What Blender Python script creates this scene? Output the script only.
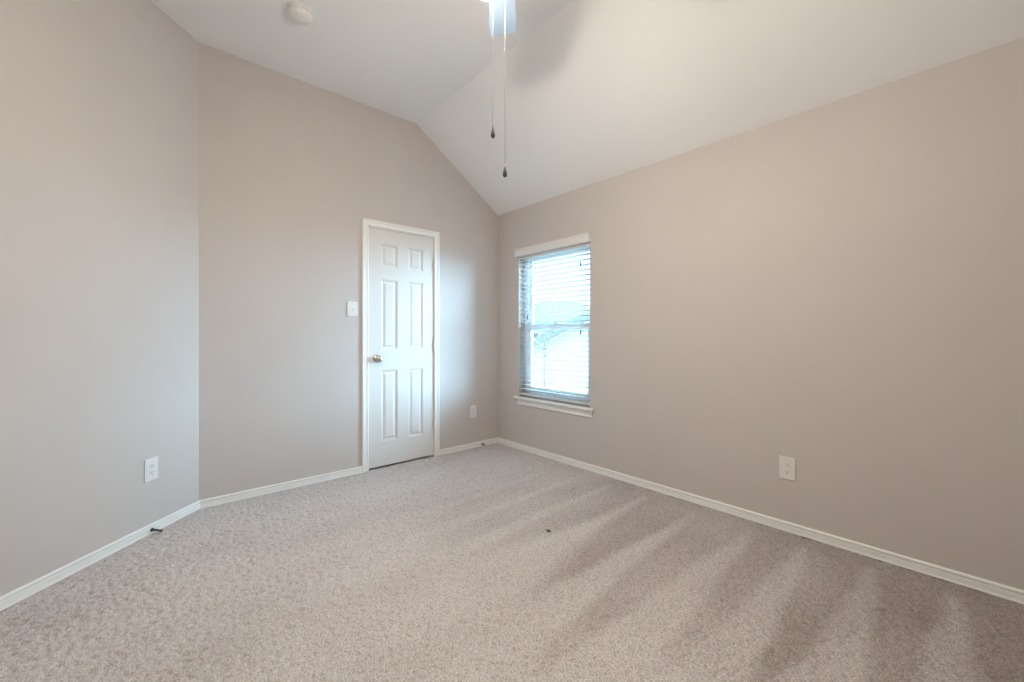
import bpy, bmesh, math, random
import numpy as np
from mathutils import Vector, Matrix

sc = bpy.context.scene
for o in list(bpy.data.objects):
    bpy.data.objects.remove(o)
col = sc.collection
PI = math.pi
R = math.radians
random.seed(4)

# ------------------------------------------------------------------ camera
cam_d = bpy.data.cameras.new('camera')
cam_d.sensor_width = 36.0
cam_d.lens = 414.06 / 1024 * 36.0
cam_d.shift_y = -5.76 / 1024
cam_d.clip_start = 0.02
cam_d.clip_end = 300
cam = bpy.data.objects.new('camera', cam_d)
cam.location = (3.4511, -2.8350, 1.155)
cam.rotation_euler = (R(90), 0, R(138.679 - 90))
col.objects.link(cam)
sc.camera = cam

# ------------------------------------------------------------------ world, light, exposure
SKY = 3.6                                  # overcast sky seen through the window
GLOW = 82.0                                # bright sky lobe off to the side, added and aimed to light the walls
world = bpy.data.worlds.new('hazy_sky')
sc.world = world
world.use_nodes = True
wn = world.node_tree
bg = wn.nodes['Background']
wtc = wn.nodes.new('ShaderNodeTexCoord')
wdot = wn.nodes.new('ShaderNodeVectorMath'); wdot.operation = 'DOT_PRODUCT'
wdot.inputs[1].default_value = Vector((0.67, 0.68, 0.30)).normalized()
wmax = wn.nodes.new('ShaderNodeMath'); wmax.operation = 'MAXIMUM'; wmax.inputs[1].default_value = 0.0
wpow = wn.nodes.new('ShaderNodeMath'); wpow.operation = 'POWER'; wpow.inputs[1].default_value = 4.0
wmul = wn.nodes.new('ShaderNodeMath'); wmul.operation = 'MULTIPLY_ADD'
wmul.inputs[1].default_value = GLOW; wmul.inputs[2].default_value = SKY
wn.links.new(wtc.outputs['Generated'], wdot.inputs[0])
wn.links.new(wdot.outputs['Value'], wmax.inputs[0])
wn.links.new(wmax.outputs[0], wpow.inputs[0])
wn.links.new(wpow.outputs[0], wmul.inputs[0])
wn.links.new(wmul.outputs[0], bg.inputs['Strength'])
bg.inputs['Color'].default_value = (0.45, 0.76, 1.0, 1)
sc.view_settings.view_transform = 'Standard'
sc.view_settings.look = 'None'
sc.view_settings.gamma = 1.0
sc.view_settings.exposure = 0.0
sc.view_settings.use_curve_mapping = False
sc.cycles.use_denoising = True
sc.cycles.max_bounces = 14
sc.cycles.diffuse_bounces = 10
sc.cycles.glossy_bounces = 4
sc.cycles.transmission_bounces = 8
sc.cycles.transparent_max_bounces = 32
sc.cycles.sample_clamp_indirect = 6.0
sc.cycles.caustics_reflective = False
sc.cycles.caustics_refractive = False
LAMP_POWER = 47.0
LAMP_COLOR = (1.0, 0.91, 0.785)

# daylight portal in the window opening
pl = bpy.data.lights.new('window_daylight_portal', 'AREA')
pl.shape = 'RECTANGLE'
pl.size = 0.92
pl.size_y = 1.46
pl.cycles.is_portal = True
po = bpy.data.objects.new('window_daylight_portal', pl)
po.location = (0.7825, 0.16, 1.26)
po.rotation_euler = (R(-90), 0, 0)
col.objects.link(po)

# ------------------------------------------------------------------ materials
def mat(name, color, rough=0.5, metal=0.0, noise=0.0, nscale=40.0, bump=0.0, bscale=200.0, spec=0.5):
    m = bpy.data.materials.new(name)
    m.use_nodes = True
    nt = m.node_tree
    b = nt.nodes['Principled BSDF']
    b.inputs['Base Color'].default_value = (*color, 1)
    b.inputs['Roughness'].default_value = rough
    b.inputs['Metallic'].default_value = metal
    b.inputs['Specular IOR Level'].default_value = spec
    tc = nt.nodes.new('ShaderNodeTexCoord')
    if noise > 0:
        n = nt.nodes.new('ShaderNodeTexNoise')
        n.inputs['Scale'].default_value = nscale
        n.inputs['Detail'].default_value = 4
        nt.links.new(tc.outputs['Object'], n.inputs['Vector'])
        r = nt.nodes.new('ShaderNodeValToRGB')
        r.color_ramp.elements[0].position = 0.3
        r.color_ramp.elements[1].position = 0.7
        r.color_ramp.elements[0].color = (*[max(0, c * (1 - noise)) for c in color], 1)
        r.color_ramp.elements[1].color = (*[min(1, c * (1 + noise)) for c in color], 1)
        nt.links.new(n.outputs['Fac'], r.inputs['Fac'])
        nt.links.new(r.outputs['Color'], b.inputs['Base Color'])
    if bump > 0:
        n2 = nt.nodes.new('ShaderNodeTexNoise')
        n2.inputs['Scale'].default_value = bscale
        n2.inputs['Detail'].default_value = 3
        nt.links.new(tc.outputs['Object'], n2.inputs['Vector'])
        bp = nt.nodes.new('ShaderNodeBump')
        bp.inputs['Strength'].default_value = bump
        bp.inputs['Distance'].default_value = 0.002
        nt.links.new(n2.outputs['Fac'], bp.inputs['Height'])
        nt.links.new(bp.outputs['Normal'], b.inputs['Normal'])
    return m

M = {}
M['wall'] = mat('greige_wall_paint', (0.56, 0.518, 0.496), 0.75, noise=0.012, nscale=3, bump=0.10, bscale=120, spec=0.12)
M['ceiling'] = mat('ceiling_paint', (0.83, 0.835, 0.84), 0.85, bump=0.08, bscale=120, spec=0.2)
M['trim'] = mat('white_trim_paint', (0.80, 0.80, 0.785), 0.35, noise=0.01, nscale=8)
M['door'] = mat('white_door_paint', (0.69, 0.675, 0.655), 0.6, spec=0.25, bump=0.05, bscale=60)
M['plastic'] = mat('white_plastic', (0.72, 0.715, 0.70), 0.35, noise=0.01)
M['vinyl'] = mat('white_vinyl', (0.82, 0.85, 0.87), 0.4, noise=0.01)
M['nickel'] = mat('satin_nickel', (0.52, 0.49, 0.45), 0.28, 1.0, noise=0.03)
M['hinge'] = mat('nickel_hinge', (0.74, 0.71, 0.66), 0.4, 0.35, noise=0.03)
M['dark_metal'] = mat('dark_spring_steel', (0.10, 0.095, 0.09), 0.4, 0.8, noise=0.1)
M['dark'] = mat('dark_slot', (0.03, 0.028, 0.026), 0.7, noise=0.1)
M['blade'] = mat('pale_blue_blade', (0.22, 0.29, 0.37), 0.3, noise=0.015, nscale=6)
M['chain'] = mat('chain_metal', (0.12, 0.115, 0.11), 0.45, 0.8, noise=0.05)
M['pendant'] = mat('smoky_pendant', (0.16, 0.14, 0.125), 0.2, 0.6, noise=0.05)
M['cord'] = mat('white_cord', (0.72, 0.72, 0.70), 0.8, noise=0.05, nscale=300)
M['tassel'] = mat('backlit_grey_tassel', (0.14, 0.14, 0.14), 0.5, noise=0.05)  # white tassels coloured dark: their backlit shade is put into the colour
M['lint'] = mat('dark_lint', (0.09, 0.07, 0.06), 0.95, noise=0.3, nscale=400)
M['shingle'] = mat('grey_shingles', (0.115, 0.115, 0.115), 0.9, noise=0.2, nscale=3)
M['fascia'] = mat('pale_fascia', (0.22, 0.22, 0.22), 0.6, noise=0.03)
M['bark'] = mat('pale_grey_bark', (0.20, 0.18, 0.16), 0.9, noise=0.3, nscale=9)
M['grass'] = mat('winter_grass', (0.48, 0.47, 0.42), 0.95, noise=0.3, nscale=1.5)

def siding(name, color):
    m = mat(name, color, 0.8)
    nt = m.node_tree
    b = nt.nodes['Principled BSDF']
    tc = nt.nodes.new('ShaderNodeTexCoord')
    br = nt.nodes.new('ShaderNodeTexBrick')
    br.inputs['Scale'].default_value = 1.0
    br.inputs['Brick Width'].default_value = 0.42
    br.inputs['Row Height'].default_value = 0.16
    br.inputs['Mortar Size'].default_value = 0.012
    br.inputs['Color1'].default_value = (*color, 1)
    br.inputs['Color2'].default_value = (*[c * 0.82 for c in color], 1)
    br.inputs['Mortar'].default_value = (*[c * 0.6 for c in color], 1)
    mp = nt.nodes.new('ShaderNodeMapping')
    mp.inputs['Rotation'].default_value = (R(-90), 0, 0)
    nt.links.new(tc.outputs['Object'], mp.inputs['Vector'])
    nt.links.new(mp.outputs['Vector'], br.inputs['Vector'])
    nt.links.new(br.outputs['Color'], b.inputs['Base Color'])
    return m
M['siding'] = siding('brick_siding', (0.33, 0.315, 0.30))

def slat_material():
    m = bpy.data.materials.new('white_blind_slat')
    m.use_nodes = True
    nt = m.node_tree
    b = nt.nodes['Principled BSDF']
    out = nt.nodes['Material Output']
    n = nt.nodes.new('ShaderNodeTexNoise')
    n.inputs['Scale'].default_value = 12
    r = nt.nodes.new('ShaderNodeValToRGB')
    r.color_ramp.elements[0].color = (0.70, 0.71, 0.71, 1)
    r.color_ramp.elements[1].color = (0.74, 0.75, 0.75, 1)
    nt.links.new(n.outputs['Fac'], r.inputs['Fac'])
    nt.links.new(r.outputs['Color'], b.inputs['Base Color'])
    b.inputs['Roughness'].default_value = 0.4
    tl = nt.nodes.new('ShaderNodeBsdfTranslucent')
    tl.inputs['Color'].default_value = (0.85, 0.87, 0.87, 1)
    mx = nt.nodes.new('ShaderNodeMixShader')
    mx.inputs['Fac'].default_value = 0.35
    nt.links.new(b.outputs['BSDF'], mx.inputs[1])
    nt.links.new(tl.outputs['BSDF'], mx.inputs[2])
    nt.links.new(mx.outputs['Shader'], out.inputs['Surface'])
    return m
M['slat'] = slat_material()

def glass_material():
    m = bpy.data.materials.new('window_glass')
    m.use_nodes = True
    nt = m.node_tree
    nt.nodes.remove(nt.nodes['Principled BSDF'])
    out = nt.nodes['Material Output']
    t = nt.nodes.new('ShaderNodeBsdfTransparent')
    t.inputs['Color'].default_value = (0.94, 0.97, 0.98, 1)
    g = nt.nodes.new('ShaderNodeBsdfGlossy')
    g.inputs['Roughness'].default_value = 0.02
    f = nt.nodes.new('ShaderNodeFresnel')
    f.inputs['IOR'].default_value = 1.3
    mx = nt.nodes.new('ShaderNodeMixShader')
    nt.links.new(f.outputs['Fac'], mx.inputs['Fac'])
    nt.links.new(t.outputs['BSDF'], mx.inputs[1])
    nt.links.new(g.outputs['BSDF'], mx.inputs[2])
    nt.links.new(mx.outputs['Shader'], out.inputs['Surface'])
    return m
M['glass'] = glass_material()

def shade_material():
    m = bpy.data.materials.new('lit_frosted_glass_shade')
    m.use_nodes = True
    nt = m.node_tree
    nt.nodes.remove(nt.nodes['Principled BSDF'])
    out = nt.nodes['Material Output']
    t = nt.nodes.new('ShaderNodeBsdfTransparent')
    t.inputs['Color'].default_value = (0.95, 0.93, 0.9, 1)
    tl = nt.nodes.new('ShaderNodeBsdfTranslucent')
    tl.inputs['Color'].default_value = (0.9, 0.87, 0.82, 1)
    e = nt.nodes.new('ShaderNodeEmission')
    e.inputs['Color'].default_value = (*LAMP_COLOR, 1)
    e.inputs['Strength'].default_value = 2.0
    mx = nt.nodes.new('ShaderNodeMixShader')
    mx.inputs['Fac'].default_value = 0.55
    ad = nt.nodes.new('ShaderNodeAddShader')
    nt.links.new(t.outputs['BSDF'], mx.inputs[1])
    nt.links.new(tl.outputs['BSDF'], mx.inputs[2])
    nt.links.new(mx.outputs['Shader'], ad.inputs[0])
    nt.links.new(e.outputs['Emission'], ad.inputs[1])
    nt.links.new(ad.outputs['Shader'], out.inputs['Surface'])
    return m
M['shade'] = shade_material()

def bulb_material():
    m = bpy.data.materials.new('glowing_bulb')
    m.use_nodes = True
    nt = m.node_tree
    b = nt.nodes['Principled BSDF']
    b.inputs['Base Color'].default_value = (0.9, 0.9, 0.88, 1)
    b.inputs['Emission Color'].default_value = (*LAMP_COLOR, 1)
    b.inputs['Emission Strength'].default_value = 12.0
    return m
M['bulb'] = bulb_material()

def carpet_material():
    m = bpy.data.materials.new('taupe_cut_pile_carpet')
    m.use_nodes = True
    nt = m.node_tree
    b = nt.nodes['Principled BSDF']
    b.inputs['Roughness'].default_value = 1.0
    b.inputs['Specular IOR Level'].default_value = 0.05
    b.inputs['Sheen Weight'].default_value = 0.15
    b.inputs['Sheen Roughness'].default_value = 0.5
    tc = nt.nodes.new('ShaderNodeTexCoord')
    at = nt.nodes.new('ShaderNodeAttribute')
    at.attribute_name = 'pile_lay_and_shade'
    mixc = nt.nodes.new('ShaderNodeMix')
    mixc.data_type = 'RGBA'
    mixc.inputs['A'].default_value = (0.33, 0.282, 0.262, 1)  # brushed pile, and the dimmer light painted on the right side
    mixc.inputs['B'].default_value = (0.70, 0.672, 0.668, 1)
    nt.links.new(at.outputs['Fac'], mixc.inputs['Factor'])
    # flecked yarn
    n = nt.nodes.new('ShaderNodeTexNoise')
    n.inputs['Scale'].default_value = 165
    n.inputs['Detail'].default_value = 3
    n.inputs['Roughness'].default_value = 0.7
    nt.links.new(tc.outputs['Object'], n.inputs['Vector'])
    r = nt.nodes.new('ShaderNodeValToRGB')
    r.color_ramp.elements[0].position = 0.36
    r.color_ramp.elements[1].position = 0.62
    r.color_ramp.elements[0].color = (0.52, 0.50, 0.49, 1)
    r.color_ramp.elements[1].color = (1.06, 1.06, 1.06, 1)
    nt.links.new(n.outputs['Fac'], r.inputs['Fac'])
    mul = nt.nodes.new('ShaderNodeMix')
    mul.data_type = 'RGBA'
    mul.blend_type = 'MULTIPLY'
    mul.inputs['Factor'].default_value = 1.0
    nt.links.new(mixc.outputs['Result'], mul.inputs['A'])
    nt.links.new(r.outputs['Color'], mul.inputs['B'])
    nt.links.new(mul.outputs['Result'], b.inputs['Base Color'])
    n2 = nt.nodes.new('ShaderNodeTexNoise')
    n2.inputs['Scale'].default_value = 320
    n2.inputs['Detail'].default_value = 2
    nt.links.new(tc.outputs['Object'], n2.inputs['Vector'])
    bp = nt.nodes.new('ShaderNodeBump')
    bp.inputs['Strength'].default_value = 0.5
    bp.inputs['Distance'].default_value = 0.003
    nt.links.new(n2.outputs['Fac'], bp.inputs['Height'])
    nt.links.new(bp.outputs['Normal'], b.inputs['Normal'])
    return m
M['carpet'] = carpet_material()

# ------------------------------------------------------------------ mesh helpers
class MB:
    def __init__(s):
        s.v = []; s.f = []; s.sm = []
    def add(s, verts, faces, smooth=False, mx=None):
        k = len(s.v)
        for p in verts:
            p = Vector(p)
            if mx is not None:
                p = mx @ p
            s.v.append(tuple(p))
        for f in faces:
            s.f.append(tuple(i + k for i in f)); s.sm.append(smooth)
        return s
    def box(s, a, b, mx=None):
        x0, y0, z0 = a; x1, y1, z1 = b
        vs = [(x0,y0,z0),(x1,y0,z0),(x1,y1,z0),(x0,y1,z0),(x0,y0,z1),(x1,y0,z1),(x1,y1,z1),(x0,y1,z1)]
        fs = [(0,3,2,1),(4,5,6,7),(0,1,5,4),(1,2,6,5),(2,3,7,6),(3,0,4,7)]
        return s.add(vs, fs, False, mx)
    def bbox(s, a, b, w=0.002, seg=2, mx=None):
        bm = bmesh.new()
        bmesh.ops.create_cube(bm, size=1.0)
        for v in bm.verts:
            v.co = Vector([(a[i] + b[i]) / 2 + v.co[i] * (b[i] - a[i]) for i in range(3)])
        bmesh.ops.bevel(bm, geom=list(bm.edges), offset=w, segments=seg, affect='EDGES', profile=0.6)
        bm.verts.index_update()
        s.add([v.co[:] for v in bm.verts], [[v.index for v in f.verts] for f in bm.faces], False, mx)
        bm.free()
        return s
    def prism(s, poly, h0, h1, mx=None):
        """poly: 2-D points (x, y), extruded from z=h0 to z=h1"""
        n = len(poly)
        vs = [(x, y, h0) for x, y in poly] + [(x, y, h1) for x, y in poly]
        fs = [tuple(range(n - 1, -1, -1)), tuple(range(n, 2 * n))]
        fs += [(i, (i + 1) % n, n + (i + 1) % n, n + i) for i in range(n)]
        return s.add(vs, fs, False, mx)
    def lathe(s, prof, seg=32, mx=None, smooth=True):
        """prof: (radius, z) pairs, spun about z"""
        vs = []; fs = []
        n = len(prof)
        for k in range(seg):
            a = 2 * PI * k / seg
            for r, z in prof:
                vs.append((r * math.cos(a), r * math.sin(a), z))
        for k in range(seg):
            k2 = (k + 1) % seg
            for i in range(n - 1):
                fs.append((k * n + i, k2 * n + i, k2 * n + i + 1, k * n + i + 1))
        if prof[0][0] > 1e-6:
            fs.append(tuple(k * n for k in range(seg - 1, -1, -1)))
        if prof[-1][0] > 1e-6:
            fs.append(tuple(k * n + n - 1 for k in range(seg)))
        return s.add(vs, fs, smooth, mx)
    def tube(s, pts, rad, seg=10, mx=None):
        pts = [Vector(p) for p in pts]
        rr = rad if isinstance(rad, (list, tuple)) else [rad] * len(pts)
        vs = []; fs = []
        up = None
        for i, p in enumerate(pts):
            d = (pts[min(i + 1, len(pts) - 1)] - pts[max(i - 1, 0)]).normalized()
            if up is None:
                up = Vector((0, 0, 1)) if abs(d.z) < 0.9 else Vector((1, 0, 0))
            x = d.cross(up).normalized()
            y = x.cross(d).normalized()
            up = y
            for k in range(seg):
                a = 2 * PI * k / seg
                vs.append(p + (x * math.cos(a) + y * math.sin(a)) * rr[i])
        for i in range(len(pts) - 1):
            for k in range(seg):
                k2 = (k + 1) % seg
                fs.append((i * seg + k, i * seg + k2, (i + 1) * seg + k2, (i + 1) * seg + k))
        n = len(pts)
        fs.append(tuple(range(seg - 1, -1, -1)))
        fs.append(tuple((n - 1) * seg + k for k in range(seg)))
        return s.add(vs, fs, True, mx)
    def sweep(s, frames, prof):
        """frames: list of (origin, axis_u, axis_w); prof: (u, w) points closed loop"""
        n = len(prof); vs = []; fs = []
        for o, u, w in frames:
            for a, b in prof:
                vs.append(Vector(o) + Vector(u) * a + Vector(w) * b)
        for i in range(len(frames) - 1):
            for k in range(n):
                k2 = (k + 1) % n
                fs.append((i * n + k, i * n + k2, (i + 1) * n + k2, (i + 1) * n + k))
        fs.append(tuple(range(n - 1, -1, -1)))
        fs.append(tuple((len(frames) - 1) * n + k for k in range(n)))
        return s.add(vs, fs)
    def build(s, name, m, parent=None, org=(0, 0, 0), fix=True):
        me = bpy.data.meshes.new(name)
        me.from_pydata([(v[0] - org[0], v[1] - org[1], v[2] - org[2]) for v in s.v], [], s.f)
        me.update()
        if fix:
            bm = bmesh.new(); bm.from_mesh(me)
            bmesh.ops.recalc_face_normals(bm, faces=list(bm.faces))
            bm.to_mesh(me); bm.free()
        me.polygons.foreach_set('use_smooth', s.sm)
        me.materials.append(m)
        o = bpy.data.objects.new(name, me)
        col.objects.link(o)
        if parent is None:
            o.location = org
        else:
            o.parent = parent
        return o

def tag(o, label=None, cat=None, group=None, kind=None):
    if label: o['label'] = label
    if cat: o['category'] = cat
    if group: o['group'] = group
    if kind: o['kind'] = kind
    return o

def empty(name, loc, rz=0.0):
    o = bpy.data.objects.new(name, None)
    o.empty_display_size = 0.1
    o.location = loc
    o.rotation_euler = (0, 0, rz)
    col.objects.link(o)
    return o

def copy_tree(o, parent=None):
    c = o.copy(); col.objects.link(c)
    if parent is not None:
        c.parent = parent
    for ch in [x for x in bpy.data.objects if x.parent == o]:
        copy_tree(ch, c)
    return c

# ------------------------------------------------------------------ room shell
EAVE, TOP, CREASE = 2.442, 3.106, -0.974      # wall height at the window wall, flat ceiling, crease line
LY = -2.580                                   # where the angled wall starts on the door wall
XE, YB = 5.60, -4.20                          # end wall and rear wall (behind the camera)
LX = -(YB - LY)                               # angled wall meets the rear wall here
WX0, WX1, WZ0, WZ1 = 0.330, 1.235, 0.535, 1.985   # window opening
DY0, DY1, DZ = -1.440, -0.772, 2.100          # door rough opening
DIAG = Vector((1, -1, 0)).normalized()        # along the angled wall
DN = Vector((1, 1, 0)).normalized()           # its room-side normal

# window wall with its opening
w = MB()
T = 0.16
w.box((-0.2, 0, -0.1), (WX0, T, EAVE + 0.1)).box((WX1, 0, -0.1), (XE + 0.2, T, EAVE + 0.1))
w.box((WX0, 0, -0.1), (WX1, T, WZ0)).box((WX0, 0, WZ1), (WX1, T, EAVE + 0.1))
tag(w.build('wall_right', M['wall']), 'long greige wall with the single window', 'wall', kind='structure')

# door wall: top follows the ceiling; front layer has the door opening, back layer is solid
w = MB()
mxw = Matrix(((0, 0, 1, 0), (1, 0, 0, 0), (0, 1, 0, 0), (0, 0, 0, 1)))   # (y, z, x) -> world
def top_at(y):
    return TOP if y < CREASE else TOP + (EAVE - TOP) * (y - CREASE) / (0 - CREASE)
def slab(y0, y1, z0, x0, x1):
    ys = [y0] + ([CREASE] if y0 < CREASE < y1 else []) + [y1]
    poly = [(y0, z0), (y1, z0)] + [(y, top_at(y) + 0.05) for y in reversed(ys)]
    w.prism(poly, x0, x1, mxw)
slab(LY - 0.1, DY0, -0.1, -0.12, 0)
slab(DY0, DY1, DZ, -0.12, 0)
slab(DY1, 0.1, -0.1, -0.12, 0)
slab(LY - 0.1, 0.1, -0.1, -0.16, -0.12)
tag(w.build('wall_back', M['wall']), 'greige wall with the white closet door and sloping top', 'wall', kind='structure')

# angled wall on the left
w = MB()
a0 = Vector((0, LY, 0)) - DIAG * 0.0
a1 = Vector((LX, YB, 0)) + DIAG * 0.2
th = -DN * 0.14
w.prism([a0.xy, a1.xy, (a1 + th).xy, (a0 + th).xy], -0.1, TOP + 0.05)
tag(w.build('wall_left', M['wall']), 'angled greige wall at the left edge', 'wall', kind='structure')

w = MB().box((LX - 0.1, YB - 0.12, -0.1), (XE + 0.12, YB, TOP + 0.05))
tag(w.build('wall_rear', M['wall']), 'greige wall behind the camera', 'wall', kind='structure')
w = MB().box((XE, YB - 0.12, -0.1), (XE + 0.12, 0.1, TOP + 0.05))
tag(w.build('wall_end', M['wall']), 'greige end wall out of view on the right', 'wall', kind='structure')

# ceiling: flat part and the part sloping down to the window wall
w = MB()
mxc = Matrix(((0, 0, 1, 0), (1, 0, 0, 0), (0, 1, 0, 0), (0, 0, 0, 1)))
sl = (EAVE - TOP) / (0 - CREASE)
poly = [(YB - 0.12, TOP), (CREASE, TOP), (0.0, EAVE), (0.16, EAVE + sl * 0.16),
        (0.16, EAVE + sl * 0.16 + 0.15), (CREASE, TOP + 0.15), (YB - 0.12, TOP + 0.15)]
w.prism(poly, -0.16, XE + 0.12, mxc)
tag(w.build('ceiling', M['ceiling']), 'pale vaulted ceiling with one crease', 'ceiling', kind='structure')

# carpet: real tufted surface, with the pile combed by vacuum strokes
def smooth(a, n):
    for _ in range(n):
        a = (a + np.roll(a, 1, 0) + np.roll(a, -1, 0)) / 3
        a = (a + np.roll(a, 1, 1) + np.roll(a, -1, 1)) / 3
    return a
def carpet():
    g = 0.006
    nx = int((XE + 0.145) / g); ny = int((-YB + 0.02) / g)
    rng = np.random.default_rng(7)
    xs = np.linspace(-0.125, XE + 0.02, nx); ys = np.linspace(YB - 0.02, 0.02, ny)
    X, Y = np.meshgrid(xs, ys, indexing='ij')
    t = rng.random((nx, ny))
    t = smooth(t, 1); t = (t - t.mean()) / t.std()
    big = smooth(rng.random((nx, ny)), 14); big = (big - big.mean()) / big.std()
    tuft = np.clip(t, -2.2, 0.7)
    Z = -0.002 + 0.0038 * tuft + 0.0004 * big
    # low-frequency unevenness of the pile, stretched along the window wall
    def lf(sx, sy, seed):
        r = np.random.default_rng(seed)
        gx = int(XE / sx) + 3; gy = int(-YB / sy) + 3
        G = r.random((gx, gy))
        u = np.clip(X, 0, XE) / sx; v = (np.clip(Y, YB, 0) - YB) / sy
        i = u.astype(int); j = v.astype(int); a = u - i; b = v - j
        a = a * a * (3 - 2 * a); b = b * b * (3 - 2 * b)
        return (G[i, j] * (1 - a) * (1 - b) + G[i + 1, j] * a * (1 - b) + G[i, j + 1] * (1 - a) * b + G[i + 1, j + 1] * a * b) - 0.5
    lay_shade = 0.86 + 0.16 * lf(0.18, 0.55, 1) + 0.12 * lf(0.45, 0.5, 2) + 0.10 * lf(0.10, 0.22, 3)
    # vacuum strokes: dark strokes brushed toward the window wall, light wedges left between them
    wob = 0.03 * lf(0.3, 0.2, 5)
    wedges = [(1.02, .055), (1.28, .06), (1.56, .075), (1.87, .095), (2.22, .11), (2.55, .13), (2.82, .13), (3.10, .14), (3.375, .14), (3.66, .14), (3.95, .14), (4.25, .14)]
    dpt = -Y
    reach = 0.12 + 0.55 * np.clip((dpt - 0.13) / 1.0, 0, 1.6)
    light = np.zeros_like(X)
    for cx, hw in wedges:
        c = cx + 0.02 * (dpt - 0.5)
        half = hw * reach
        light = np.maximum(light, np.clip((half - np.abs(X + wob - c)) / 0.05 + 0.5, 0, 1))
    light *= np.clip((dpt - 0.12) / 0.05, 0, 1)
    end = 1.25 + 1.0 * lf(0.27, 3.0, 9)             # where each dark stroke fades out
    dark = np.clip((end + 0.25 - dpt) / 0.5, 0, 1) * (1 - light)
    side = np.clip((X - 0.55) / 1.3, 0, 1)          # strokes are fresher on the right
    lay_shade = lay_shade - 0.42 * dark * side * (0.85 + 0.7 * lf(0.27, 0.45, 11))
    lay_shade = lay_shade - 0.32 * np.clip((X - 1.9) / 1.5, 0, 1) * np.clip((2.6 + Y) / 1.0, 0, 1)  # broad darkening toward the right: dimmer light painted into the carpet tone
    lay_shade = np.clip(lay_shade + 0.05 * t * 0.5, 0, 1)
    vid = np.arange(nx * ny).reshape(nx, ny)
    q = np.stack([vid[:-1, :-1], vid[1:, :-1], vid[1:, 1:], vid[:-1, 1:]], -1).reshape(-1, 4)
    cx = X[:-1, :-1].ravel(); cy = Y[:-1, :-1].ravel()
    q = q[cx + cy > LY - 0.06]
    used = np.unique(q); remap = np.full(nx * ny, -1); remap[used] = np.arange(len(used))
    q = remap[q]
    co = np.stack([X.ravel()[used], Y.ravel()[used], Z.ravel()[used]], -1).astype(np.float32)
    me = bpy.data.meshes.new('floor')
    me.vertices.add(len(co)); me.vertices.foreach_set('co', co.ravel())
    me.loops.add(q.size); me.loops.foreach_set('vertex_index', q.ravel().astype(np.int32))
    me.polygons.add(len(q))
    me.polygons.foreach_set('loop_start', np.arange(0, q.size, 4, dtype=np.int32))
    me.update(calc_edges=True)
    me.polygons.foreach_set('use_smooth', np.ones(len(q), dtype=bool))
    at = me.attributes.new('pile_lay_and_shade', 'FLOAT', 'POINT')
    at.data.foreach_set('value', lay_shade.ravel()[used].astype(np.float32))
    me.materials.append(M['carpet'])
    o = bpy.data.objects.new('floor', me)
    col.objects.link(o)
    return o
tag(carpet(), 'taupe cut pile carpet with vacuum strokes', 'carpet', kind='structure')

# baseboards
BB = [(0, 0), (0.015, 0), (0.015, 0.006), (0.0118, 0.0085), (0.0118, 0.033), (0.0045, 0.0365), (0.0045, 0.0415),
      (0.0112, 0.0425), (0.0112, 0.049), (0.007, 0.053), (0, 0.055)]
UP = Vector((0, 0, 1))
def baseboard(name, p0, p1, n, label, m0=None, m1=None):
    u0 = m0 if m0 is not None else n; u1 = m1 if m1 is not None else n
    w = MB().sweep([(p0, u0, UP), (p1, u1, UP)], BB)
    tag(w.build(name, M['trim']), label, 'baseboard', kind='structure')
NX, NYm = Vector((1, 0, 0)), Vector((0, -1, 0))
mit = (NX + DN) / (1 + NX.dot(DN))
cor = NX + NYm
baseboard('baseboard_right', (0, 0, 0), (XE, 0, 0), NYm, 'white baseboard along the window wall', m0=cor)
baseboard('baseboard_back_corner', (0, -0.735, 0), (0, 0, 0), NX, 'short white baseboard between the closet door and the corner', m1=cor)
baseboard('baseboard_back', (0, LY, 0), (0, -1.483, 0), NX, 'white baseboard left of the closet door', m0=mit)
baseboard('baseboard_left', (0, LY, 0), (LX, YB, 0), DN, 'white baseboard along the angled left wall', m0=mit)
baseboard('baseboard_rear', (LX, YB, 0), (XE, YB, 0), Vector((0, 1, 0)), 'white baseboard behind the camera')
baseboard('baseboard_end', (XE, YB, 0), (XE, 0, 0), Vector((-1, 0, 0)), 'white baseboard on the end wall')

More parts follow.
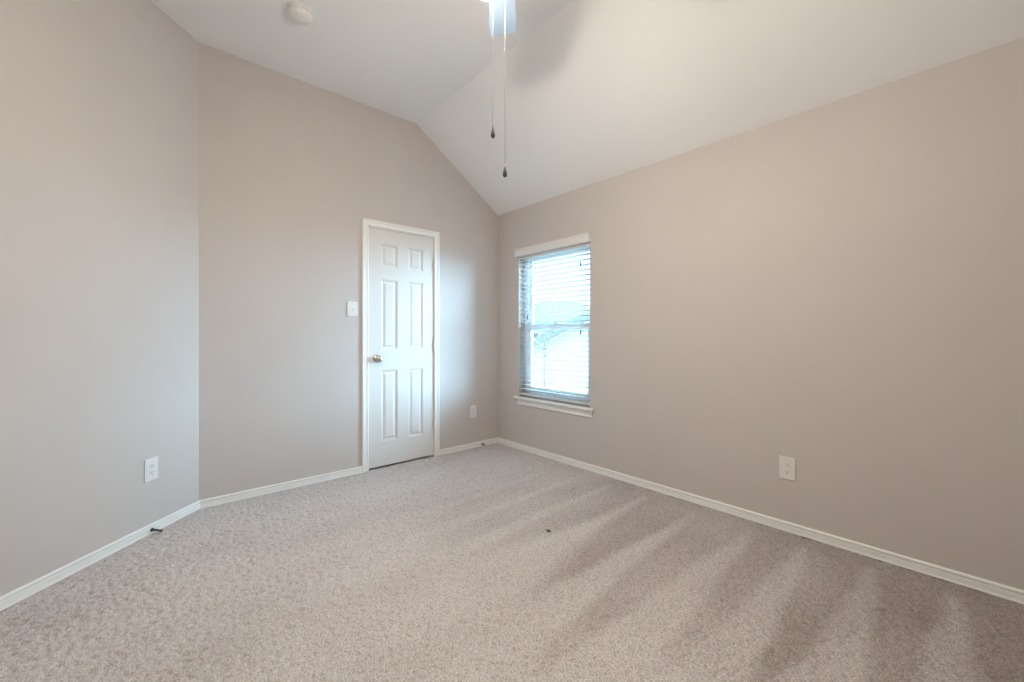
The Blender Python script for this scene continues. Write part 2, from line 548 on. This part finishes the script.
# ------------------------------------------------------------------ closet door
dr = empty('door_1', (0, -1.109, 0))
tag(dr, 'white six-panel closet door in its white casing', 'door', kind='structure')
org = (0, -1.109, 0)
SY0, SY1, SZ0, SZ1 = -1.4215, -0.7915, 0.018, 2.077
def door_slab():
    w = MB()
    th = 0.035
    cols = [(-1.312, -1.160), (-1.053, -0.905)]
    rows = [(0.228, 0.850), (1.030, 1.642), (1.752, 1.949)]
    ybr = [SY0] + [y for c in cols for y in c] + [SY1]
    zbr = [SZ0] + [z for c in rows for z in c] + [SZ1]
    X0 = -0.003
    for i in range(len(ybr) - 1):
        for j in range(len(zbr) - 1):
            y0, y1, z0, z1 = ybr[i], ybr[i + 1], zbr[j], zbr[j + 1]
            if i % 2 == 1 and j % 2 == 1:
                rings = [(0, 0), (0.004, 0.0035), (0.010, 0.0045), (0.0135, 0.009), (0.021, 0.0095), (0.042, 0.0025)]
                vs = []; fs = []
                for d, e in rings:
                    vs += [(X0 - e, y0 + d, z0 + d), (X0 - e, y1 - d, z0 + d), (X0 - e, y1 - d, z1 - d), (X0 - e, y0 + d, z1 - d)]
                for k in range(len(rings) - 1):
                    for a in range(4):
                        b = (a + 1) % 4
                        fs.append((k * 4 + a, k * 4 + b, k * 4 + 4 + b, k * 4 + 4 + a))
                k = (len(rings) - 1) * 4
                fs.append((k, k + 1, k + 2, k + 3))
                w.add(vs, fs)
            else:
                w.add([(X0, y0, z0), (X0, y1, z0), (X0, y1, z1), (X0, y0, z1)], [(0, 1, 2, 3)])
    a, b = X0 - th, X0
    w.add([(a, SY0, SZ0), (a, SY1, SZ0), (a, SY1, SZ1), (a, SY0, SZ1), (b, SY0, SZ0), (b, SY1, SZ0), (b, SY1, SZ1), (b, SY0, SZ1)],
          [(0, 3, 2, 1), (0, 1, 5, 4), (1, 2, 6, 5), (2, 3, 7, 6), (3, 0, 4, 7)])
    return w
door_slab().build('door_panel', M['door'], dr, org, fix=False)
w = MB()   # jamb with stop
w.box((-0.12, DY0, 0), (0.001, DY0 + 0.0165, DZ)).box((-0.12, DY1 - 0.0165, 0), (0.001, DY1, DZ)).box((-0.12, DY0 + 0.0165, DZ - 0.020), (0.001, DY1 - 0.0165, DZ))
w.box((-0.075, DY0 + 0.0165, 0), (-0.040, DY0 + 0.030, DZ - 0.02)).box((-0.075, DY1 - 0.030, 0), (-0.040, DY1 - 0.0165, DZ - 0.02)).box((-0.075, DY0 + 0.03, DZ - 0.033), (-0.040, DY1 - 0.03, DZ - 0.02))
w.build('jamb', M['trim'], dr, org)
# casing: profile swept round three sides; u = outward from the opening, w = off the wall
CP = [(0, 0), (0, 0.009), (0.006, 0.012), (0.012, 0.012), (0.016, 0.0095), (0.034, 0.0115), (0.038, 0.015), (0.050, 0.016), (0.0545, 0.012), (0.0545, 0)]
cy0, cy1, cz = -1.4290, -0.7895, 2.0860
fr = [((0, cy0, 0), (0, -1, 0), (1, 0, 0)), ((0, cy0, cz), (0, -1, 1), (1, 0, 0)),
      ((0, cy1, cz), (0, 1, 1), (1, 0, 0)), ((0, cy1, 0), (0, 1, 0), (1, 0, 0))]
MB().sweep(fr, CP).build('casing', M['trim'], dr, org)
for z in (1.822, 1.064, 0.302):   # hinges: leaf edge and knuckle barrel
    w = MB()
    hy = -0.7905
    w.tube([(0.007, hy, z - 0.047), (0.007, hy, z + 0.047)], 0.0068, 10)
    for k in range(5):
        zz = z - 0.0445 + k * 0.0178
        w.tube([(0.007, hy, zz + 0.001), (0.007, hy, zz + 0.0168)], 0.0075, 12)
    w.lathe([(0, 0.006), (0.005, 0.004), (0.0065, 0), (0.0065, -0.004)], 10, Matrix.Translation((0.007, hy, z + 0.050)))
    w.box((-0.002, hy - 0.014, z - 0.0445), (0.0005, hy + 0.002, z + 0.0445))
    w.build('hinge', M['hinge'], dr, org)
kx = Matrix.Translation((0, -1.352, 0.952)) @ Matrix.Rotation(R(90), 4, 'Y')
kn = MB().lathe([(0.010, 0.004), (0.010, 0.022), (0.016, 0.030), (0.0245, 0.037), (0.0275, 0.046), (0.0265, 0.055), (0.020, 0.062), (0.009, 0.0645), (0, 0.065)], 28, kx)
ko = kn.build('door_knob', M['nickel'], dr, org)
MB().lathe([(0.032, -0.003), (0.032, 0.003), (0.028, 0.008), (0.014, 0.0105), (0.011, 0.011)], 28, kx).build('rosette', M['nickel'], ko, org)
MB().box((-0.018, SY0 - 0.0012, 0.925), (-0.0025, SY0 + 0.002, 0.980)).build('latch_plate', M['nickel'], dr, org)

# ------------------------------------------------------------------ window
wr = empty('window_1', ((WX0 + WX1) / 2, 0.10, WZ0))
tag(wr, 'white single-hung vinyl window with sill behind the blind', 'window', kind='structure')
org = tuple(wr.location)
def frame_rect(w, x0, x1, z0, z1, y0, y1, b, bt=None, bb=None):
    bt = b if bt is None else bt; bb = b if bb is None else bb
    w.bbox((x0, y0, z0), (x0 + b, y1, z1), 0.003).bbox((x1 - b, y0, z0), (x1, y1, z1), 0.003)
    w.bbox((x0 + b, y0, z1 - bt), (x1 - b, y1, z1), 0.003).bbox((x0 + b, y0, z0), (x1 - b, y1, z0 + bb), 0.003)
w = MB(); frame_rect(w, WX0 - 0.002, WX1 + 0.002, WZ0, WZ1 + 0.002, 0.085, 0.158, 0.042)
w.build('window_frame', M['vinyl'], wr, org)
w = MB(); frame_rect(w, WX0 + 0.040, WX1 - 0.040, 1.215, WZ1 - 0.04, 0.118, 0.146, 0.036, bb=0.05)
us = w.build('upper_sash', M['vinyl'], wr, org)
MB().box((WX0 + 0.074, 0.130, 1.262), (WX1 - 0.074, 0.134, WZ1 - 0.074)).build('pane', M['glass'], us, org)
w = MB(); frame_rect(w, WX0 + 0.040, WX1 - 0.040, WZ0 + 0.04, 1.262, 0.088, 0.117, 0.050, bt=0.052, bb=0.06)
ls = w.build('lower_sash', M['vinyl'], wr, org)
MB().box((WX0 + 0.088, 0.100, WZ0 + 0.098), (WX1 - 0.088, 0.104, 1.212)).build('pane', M['glass'], ls, org)
w = MB().bbox((0.750, 0.070, 1.262), (0.815, 0.100, 1.272), 0.002).bbox((0.768, 0.062, 1.272), (0.798, 0.092, 1.284), 0.003)
w.build('sash_lock', M['vinyl'], wr, org)
# stool and apron
w = MB().bbox((0.288, -0.034, 0.513), (1.281, 0.0, 0.535), 0.005, 3).box((WX0, -0.004, 0.513), (WX1, 0.086, 0.5345))
w.build('window_sill', M['trim'], wr, org)
AP = [(0, 0.513), (0, 0.452), (0.006, 0.452), (0.012, 0.457), (0.012, 0.463), (0.008, 0.467), (0.012, 0.500), (0.012, 0.513)]
MB().sweep([((0.312, 0, 0), (0, -1, 0), (0, 0, 1)), ((1.258, 0, 0), (0, -1, 0), (0, 0, 1))], AP).build('apron', M['trim'], wr, org)

# ------------------------------------------------------------------ blind
br = empty('window_blind', ((WX0 + WX1) / 2, 0.02, WZ1))
tag(br, 'open white two-inch slat blind with valance hanging in the window', 'blind')
org = tuple(br.location)
VP = [(-0.004, 1.949), (0.030, 1.949), (0.033, 1.953), (0.033, 1.962), (0.036, 1.967), (0.036, 2.002), (0.041, 2.010), (0.041, 2.021), (0.037, 2.0245), (-0.004, 2.0245)]
w = MB().sweep([((0.312, -0.002, 0), (0, -1, 0), (0, 0, 1)), ((1.250, -0.002, 0), (0, -1, 0), (0, 0, 1))], VP)
w.build('valance', M['plastic'], br, org)
MB().bbox((WX0 + 0.004, 0.004, 1.925), (WX1 - 0.004, 0.058, 1.978), 0.002).build('headrail', M['plastic'], br, org)
bx0, bx1 = WX0 + 0.006, WX1 - 0.006
w = MB()
zt, zb, ns = 1.905, 0.612, 30
for i in range(ns):
    z = zt + (zb - zt) * i / (ns - 1)
    mx = Matrix.Translation(((bx0 + bx1) / 2, 0.031, z)) @ Matrix.Rotation(R(-4), 4, 'X')
    L = (bx1 - bx0) / 2
    w.bbox((-L, -0.025, -0.0015), (L, 0.025, 0.0015), 0.0012, 1, mx)
w.build('slats', M['slat'], br, org)
w = MB().bbox((bx0, 0.006, 0.552), (bx1, 0.056, 0.572), 0.004)
w.build('bottom_rail', M['slat'], br, org)
for x in (0.47, 0.783, 1.095):
    w = MB()
    for y in (0.0045, 0.0575):
        w.tube([(x, y, 1.93), (x, y, 0.565)], 0.0007, 5)
    w.build('ladder_cord', M['cord'], br, org)
def cord(x, y, z, name):
    c = MB().tube([(x, y, 1.94), (x, y, z)], 0.0011, 6).build(name, M['cord'], br, org)
    mx = Matrix.Translation((x, y, z))
    MB().lathe([(0, 0.022), (0.0035, 0.020), (0.0045, 0.012), (0.0075, -0.010), (0.008, -0.019), (0.0055, -0.022), (0, -0.022)], 14, mx).build('tassel', M['tassel'], c, org)
cord(1.140, -0.008, 1.781, 'lift_cord')
cord(1.143, -0.011, 1.183, 'lift_cord')
cord(0.470, -0.008, 1.335, 'tilt_cord')

# ------------------------------------------------------------------ outlets and switch (local: x right, z up, -y into the room)
def duplex(name, loc, rz, label):
    r = empty(name, loc, rz)
    tag(r, label, 'outlet')
    MB().bbox((-0.042, -0.0065, -0.0665), (0.042, 0.0008, 0.0665), 0.004, 3).build('cover_plate', M['plastic'], r)
    for s in (-1, 1):
        c = 0.0195 * s
        w = MB()
        poly = []
        for k in range(24):
            a = 2 * PI * k / 24
            poly.append((0.0172 * math.cos(a), max(-0.0135, min(0.0135, 0.0172 * math.sin(a))) + c))
        mx = Matrix(((1, 0, 0, 0), (0, 0, -1, 0), (0, 1, 0, 0), (0, 0, 0, 1)))
        w.prism(poly, 0.004, 0.0082, mx)
        f = w.build('receptacle', M['plastic'], r)
        d = MB().box((-0.0078, -0.0086, c + 0.0005), (-0.0055, -0.006, c + 0.0090)).box((0.0055, -0.0086, c + 0.0015), (0.0078, -0.006, c + 0.0085))
        d.lathe([(0.003, -0.0005), (0.003, 0.002), (0, 0.002)], 12, Matrix.Translation((0, -0.0068, c - 0.0065)) @ Matrix.Rotation(R(90), 4, 'X'))
        d.build('slots', M['dark'], f)
    MB().lathe([(0.0032, 0), (0.0030, 0.001), (0, 0.0013)], 12, Matrix.Translation((0, -0.0064, 0)) @ Matrix.Rotation(R(90), 4, 'X')).build('screw', M['plastic'], r)
    return r
duplex('wall_outlet', (0.2425, LY - 0.2425, 0.372), R(135), 'white duplex outlet on the angled left wall')
duplex('wall_outlet', (2.690, 0, 0.371), 0, 'white duplex outlet on the long window wall, right of the window')
r = empty('wall_outlet', (0, -0.334, 0.374), R(90))
tag(r, 'small white rectangular outlet between the closet door and the room corner', 'outlet')
MB().bbox((-0.040, -0.0065, -0.0640), (0.040, 0.0008, 0.0640), 0.004, 3).build('cover_plate', M['plastic'], r)
f = MB().bbox((-0.0165, -0.009, -0.0335), (0.0165, -0.004, 0.0335), 0.0012).build('receptacle', M['plastic'], r)
d = MB()
for c in (-0.017, 0.017):
    d.box((-0.0078, -0.0094, c), (-0.0055, -0.006, c + 0.0085)).box((0.0055, -0.0094, c), (0.0078, -0.006, c + 0.0085))
    d.lathe([(0.0027, 0), (0.0027, 0.0018), (0, 0.0018)], 12, Matrix.Translation((0, -0.0076, c - 0.006)) @ Matrix.Rotation(R(90), 4, 'X'))
d.build('slots', M['dark'], f)

r = empty('light_switch', (0, -1.5635, 1.372), R(90))
tag(r, 'white toggle light switch left of the closet door', 'light switch')
MB().bbox((-0.0425, -0.0065, -0.0610), (0.0425, 0.0008, 0.0610), 0.004, 3).build('cover_plate', M['plastic'], r)
w = MB().bbox((-0.0055, -0.0075, -0.0125), (0.0055, -0.004, 0.0125), 0.001)
w.bbox((-0.0042, -0.017, -0.004), (0.0042, -0.004, 0.004), 0.0012, 2, Matrix.Translation((0, 0, 0.003)) @ Matrix.Rotation(R(25), 4, 'X'))
w.build('toggle', M['plastic'], r)
for z in (-0.030, 0.030):
    MB().lathe([(0.0032, 0), (0.0030, 0.001), (0, 0.0013)], 12, Matrix.Translation((0, -0.0064, z)) @ Matrix.Rotation(R(90), 4, 'X')).build('screw', M['plastic'], r)

# ------------------------------------------------------------------ spring door stops
def door_stop(loc, rz, label, tipmat):
    r = empty('door_stop', loc, rz)
    tag(r, label, 'door stop')
    ax = Matrix.Rotation(R(90), 4, 'X')      # z axis -> -y
    MB().lathe([(0.011, -0.001), (0.011, 0.003), (0.007, 0.006), (0, 0.006)], 18, ax).build('base', M['dark_metal'], r)
    pts = []
    for k in range(121):
        t = k / 120
        a = t * 2 * PI * 15
        rad = 0.0058 - 0.0013 * t
        pts.append((rad * math.cos(a), -0.005 - 0.047 * t, rad * math.sin(a) - 0.003 * t * t))
    MB().tube(pts, 0.0014, 6).build('spring', M['dark_metal'], r)
    MB().lathe([(0.0045, 0), (0.0068, 0.003), (0.0068, 0.011), (0.005, 0.014), (0, 0.015)], 18, Matrix.Translation((0, -0.050, -0.003)) @ ax).build('tip', tipmat, r)
p = Vector((0.246, LY - 0.246, 0.022)) + DN * 0.0118
door_stop(p, R(135), 'dark spring door stop on the baseboard of the angled left wall', M['dark_metal'])
door_stop((0.0118, -0.222, 0.023), R(90), 'small spring door stop with white tip on the baseboard near the room corner', M['plastic'])

# ------------------------------------------------------------------ lint on the carpet
w = MB()
rl = random.Random(3)
for k in range(7):
    pts = []
    q = Vector((rl.uniform(-.008, .008), rl.uniform(-.006, .006), 0.002))
    for j in range(6):
        pts.append(tuple(q)); q = q + Vector((rl.uniform(-.006, .006), rl.uniform(-.006, .006), rl.uniform(-.001, .003)))
        q.z = max(0.001, min(q.z, .008))
    w.tube(pts, 0.0022, 6)
tag(w.build('lint', M['lint'], None, (0, 0, 0)), 'tiny dark speck of lint on the open carpet', 'lint').location = (1.765, -1.071, 0.002)

# ------------------------------------------------------------------ smoke detector
r = empty('smoke_detector', (0.738, -2.148, TOP))
tag(r, 'round white smoke detector on the flat ceiling', 'smoke detector')
MB().lathe([(0, 0.001), (0.070, 0.001), (0.070, -0.010), (0.066, -0.013), (0.060, -0.013)], 40).build('mounting_base', M['trim'], r)
MB().lathe([(0.059, -0.010), (0.059, -0.017)], 40).build('vent_gap', M['dark'], r)
w = MB().lathe([(0.060, -0.0165), (0.067, -0.018), (0.066, -0.030), (0.058, -0.040), (0.040, -0.046), (0.018, -0.048), (0, -0.048)], 40)
b_ = w.build('body', M['trim'], r)
MB().lathe([(0.009, -0.046), (0.009, -0.0505), (0.007, -0.052), (0, -0.052)], 20, Matrix.Translation((0.016, 0.02, 0))).build('test_button', M['vinyl'], b_)
MB().lathe([(0.003, -0.043), (0.003, -0.047), (0, -0.0475)], 12, Matrix.Translation((0.026, -0.028, 0))).build('indicator', M['tassel'], b_)

# ------------------------------------------------------------------ ceiling fan
FX, FY = 2.3087, -1.8930
fan = empty('ceiling_fan', (FX, FY, TOP))
tag(fan, 'ceiling fan with pale blades, lit glass shades and two hanging pull chains', 'ceiling fan')
def fz(z): return z - TOP
MB().lathe([(0, 0.001), (0.065, 0.001), (0.066, -0.015), (0.055, -0.045), (0.030, -0.062), (0.014, -0.066), (0, -0.066)], 32).build('canopy', M['nickel'], fan)
MB().tube([(0, 0, -0.06), (0, 0, fz(2.72))], 0.0125, 16).build('downrod', M['nickel'], fan)
MB().lathe([(0, fz(2.745)), (0.022, fz(2.745)), (0.030, fz(2.725)), (0.075, fz(2.715)), (0.096, fz(2.695)), (0.100, fz(2.650)), (0.094, fz(2.625)), (0.070, fz(2.612)), (0.045, fz(2.606)), (0, fz(2.606))], 40).build('motor_housing', M['nickel'], fan)
A0 = 138.2
def blade_outline():
    pts = [(0.150, -0.042), (0.300, -0.054), (0.440, -0.0640), (0.500, -0.0660)]
    for k in range(7):
        a = -PI / 2 + (PI / 2) * k / 6
        pts.append((0.500 + 0.022 * math.cos(a), -0.044 + 0.022 * math.sin(a)))
    for k in range(7):
        a = (PI / 2) * k / 6
        pts.append((0.500 + 0.022 * math.cos(a), 0.044 + 0.022 * math.sin(a)))
    pts += [(0.440, 0.0640), (0.300, 0.054), (0.150, 0.042)]
    return pts
for k in range(5):
    az = R(A0 + 72 * k)
    mx = Matrix.Translation((0, 0, fz(2.612))) @ Matrix.Rotation(az, 4, 'Z') @ Matrix.Rotation(R(-9), 4, 'X')
    bl = MB().prism(blade_outline(), -0.003, 0.003, mx).build('blade', M['blade'], fan)
    w = MB().prism([(0.060, -0.016), (0.120, -0.013), (0.150, -0.030), (0.215, -0.034), (0.235, -0.012), (0.235, 0.012), (0.215, 0.034), (0.150, 0.030), (0.120, 0.013), (0.060, 0.016)], 0.003, 0.008, mx)
    w.build('blade_iron', M['nickel'], bl)
MB().lathe([(0, fz(2.610)), (0.040, fz(2.610)), (0.052, fz(2.596)), (0.054, fz(2.545)), (0.046, fz(2.525)), (0.020, fz(2.515)), (0, fz(2.513))], 32).build('switch_housing', M['nickel'], fan)
for k in range(3):
    az = R(173 + 120 * k)
    base = Matrix.Translation((0, 0, fz(2.564))) @ Matrix.Rotation(az, 4, 'Z')
    arm = MB().tube([(0.045, 0, 0), (0.070, 0, 0.010), (0.090, 0, 0.006), (0.100, 0, -0.006)], 0.007, 10, base).build('light_arm', M['nickel'], fan)
    sm = base @ Matrix.Translation((0.100, 0, -0.004)) @ Matrix.Rotation(R(-30), 4, 'Y')
    MB().lathe([(0, 0.006), (0.018, 0.006), (0.022, -0.004), (0.022, -0.022), (0, -0.022)], 24, sm).build('socket', M['nickel'], arm)
    MB().lathe([(0.023, -0.010), (0.025, -0.022), (0.034, -0.042), (0.045, -0.062), (0.052, -0.082), (0.055, -0.100), (0.0535, -0.100), (0.050, -0.082), (0.043, -0.062), (0.032, -0.042), (0.0235, -0.022)], 32, sm).build('lamp_shade', M['shade'], arm)
    MB().lathe([(0.010, -0.020), (0.012, -0.030), (0.020, -0.046), (0.023, -0.060), (0.018, -0.074), (0.008, -0.081), (0, -0.082)], 20, sm).build('bulb', M['bulb'], arm)
    ld = bpy.data.lights.new('fan_bulb_light', 'POINT')
    ld.energy = LAMP_POWER
    ld.color = LAMP_COLOR
    ld.shadow_soft_size = 0.034
    lo = bpy.data.objects.new('fan_bulb_light', ld)
    col.objects.link(lo)
    lo.parent = arm
    lo.location = sm @ Vector((0, 0, -0.094))
rv = Vector((0.660, 0.751, 0))
for side, ztop, zend in ((-0.0215, 2.54, 1.900), (0.0215, 2.54, 1.760)):
    q = rv * side
    w = MB()
    w.tube([(q.x, q.y, fz(ztop)), (q.x, q.y, fz(zend))], 0.0005, 6)
    n = int((ztop - zend) / 0.0042)
    for k in range(n):
        z = fz(ztop - k * 0.0042)
        w.lathe([(0, 0.0013), (0.0010, 0.0008), (0.0013, 0), (0.0010, -0.0008), (0, -0.0013)], 7, Matrix.Translation((q.x, q.y, z)))
    ch = w.build('pull_chain', M['chain'], fan)
    MB().lathe([(0, 0.004), (0.0022, 0.003), (0.0022, -0.004), (0.0040, -0.012), (0.0068, -0.022), (0.0080, -0.029), (0.0070, -0.036), (0.0038, -0.040), (0, -0.041)], 18, Matrix.Translation((q.x, q.y, fz(zend)))).build('pendant', M['pendant'], ch)

# ------------------------------------------------------------------ outside the window (second-floor view)
GZ = -3.0
w = MB().box((-90, 0.6, GZ - 0.2), (40, 110, GZ))
tag(w.build('ground', M['grass']), 'dull winter lawn far below the window', 'ground', kind='structure')

def gable_house(loc, rz, half, depth, eave, apex, label):
    r = empty('neighbor_house', loc, rz)
    tag(r, label, 'house')
    w = MB()
    mx = Matrix(((1, 0, 0, 0), (0, 0, 1, 0), (0, 1, 0, 0), (0, 0, 0, 1)))
    w.prism([(-half, 0), (half, 0), (half, eave), (0, apex), (-half, eave)], 0, depth, mx)
    w.build('wall', M['siding'], r)
    sl = (apex - eave) / half
    o = 0.35
    w = MB()
    for s in (-1, 1):
        w.prism([(0, apex + 0.02), (0, apex + 0.16), (s * (half + o), eave - sl * o + 0.16), (s * (half + o), eave - sl * o + 0.02)], -0.32, depth + 0.3, mx)
    w.build('roof', M['shingle'], r)
    w = MB()
    for s in (-1, 1):
        w.prism([(0, apex + 0.03), (0, apex + 0.11), (s * (half + o), eave - sl * o + 0.11), (s * (half + o), eave - sl * o + 0.03)], -0.36, -0.325, mx)
    w.build('fascia', M['fascia'], r)
    return r
gh = gable_house((-5.30, 9.90, GZ), R(48.7), 3.9, 9.0, 3.2, 5.1, 'pale neighbor house with a gable end, seen low through the lower sash')

def hip_house(loc, rz, hx, hy, eave, top, ridge, label):
    r = empty('neighbor_house', loc, rz)
    tag(r, label, 'house')
    MB().box((-hx + .4, -hy + .4, 0), (hx - .4, hy - .4, eave)).build('wall', M['siding'], r)
    w = MB()
    vs = [(-hx, -hy, eave), (hx, -hy, eave), (hx, hy, eave), (-hx, hy, eave), (-ridge, 0, top), (ridge, 0, top),
          (-hx, -hy, eave - .15), (hx, -hy, eave - .15), (hx, hy, eave - .15), (-hx, hy, eave - .15)]
    fs = [(0, 1, 5, 4), (1, 2, 5), (2, 3, 4, 5), (3, 0, 4), (6, 7, 1, 0), (7, 8, 2, 1), (8, 9, 3, 2), (9, 6, 0, 3), (6, 9, 8, 7)]
    w.add(vs, fs)
    w.build('roof', M['shingle'], r)
    for x in (-2.2, 2.2):
        f = MB().box((x - .5, -hy + .34, eave - 2.0), (x + .5, -hy + .42, eave - .6)).build('window', M['vinyl'], r)
        MB().box((x - .42, -hy + .32, eave - 1.92), (x + .42, -hy + .345, eave - .68)).build('pane', M['dark'], f)
hip_house((-19.5, 22.3, GZ), R(48.7), 5.6, 4.2, 5.0, 6.95, 1.3, 'distant house with a hipped grey roof, seen above the meeting rail')

tr = empty('bare_tree', (-4.25, 5.10, GZ))
tag(tr, 'leafless thin-branched tree outside the lower sash', 'tree')
rt = random.Random(12)
MB().tube([(0, 0, -0.1), (0.03, 0.02, 1.5), (-0.03, 0.03, 3.0), (0.0, 0.0, 4.05)], [0.055, 0.045, 0.032, 0.022], 10).build('trunk', M['bark'], tr)
w = MB()
def branch(p, d, ln, rad, lev):
    pts = [p]; rr = [rad]
    q = Vector(p)
    for k in range(4):
        d = (d + Vector((rt.uniform(-.25, .25), rt.uniform(-.25, .25), rt.uniform(-.05, .2)))).normalized()
        q = q + d * ln / 4
        pts.append(q.copy()); rr.append(rad * (1 - 0.17 * (k + 1)))
    w.tube(pts, rr, 5)
    if lev > 0:
        for k in range(3):
            i = rt.randint(1, 4)
            nd = (d + Vector((rt.uniform(-.9, .9), rt.uniform(-.9, .9), rt.uniform(-.1, .6)))).normalized()
            branch(pts[i], nd, ln * 0.66, rr[i] * 0.62, lev - 1)
for k in range(7):
    a = 2 * PI * k / 7 + rt.uniform(-.3, .3)
    z = rt.uniform(3.3, 4.0)
    branch(Vector((0, 0, z)), Vector((math.cos(a), math.sin(a), 1.1)).normalized(), 0.78, 0.017, 2)
w.build('branches', M['bark'], tr)
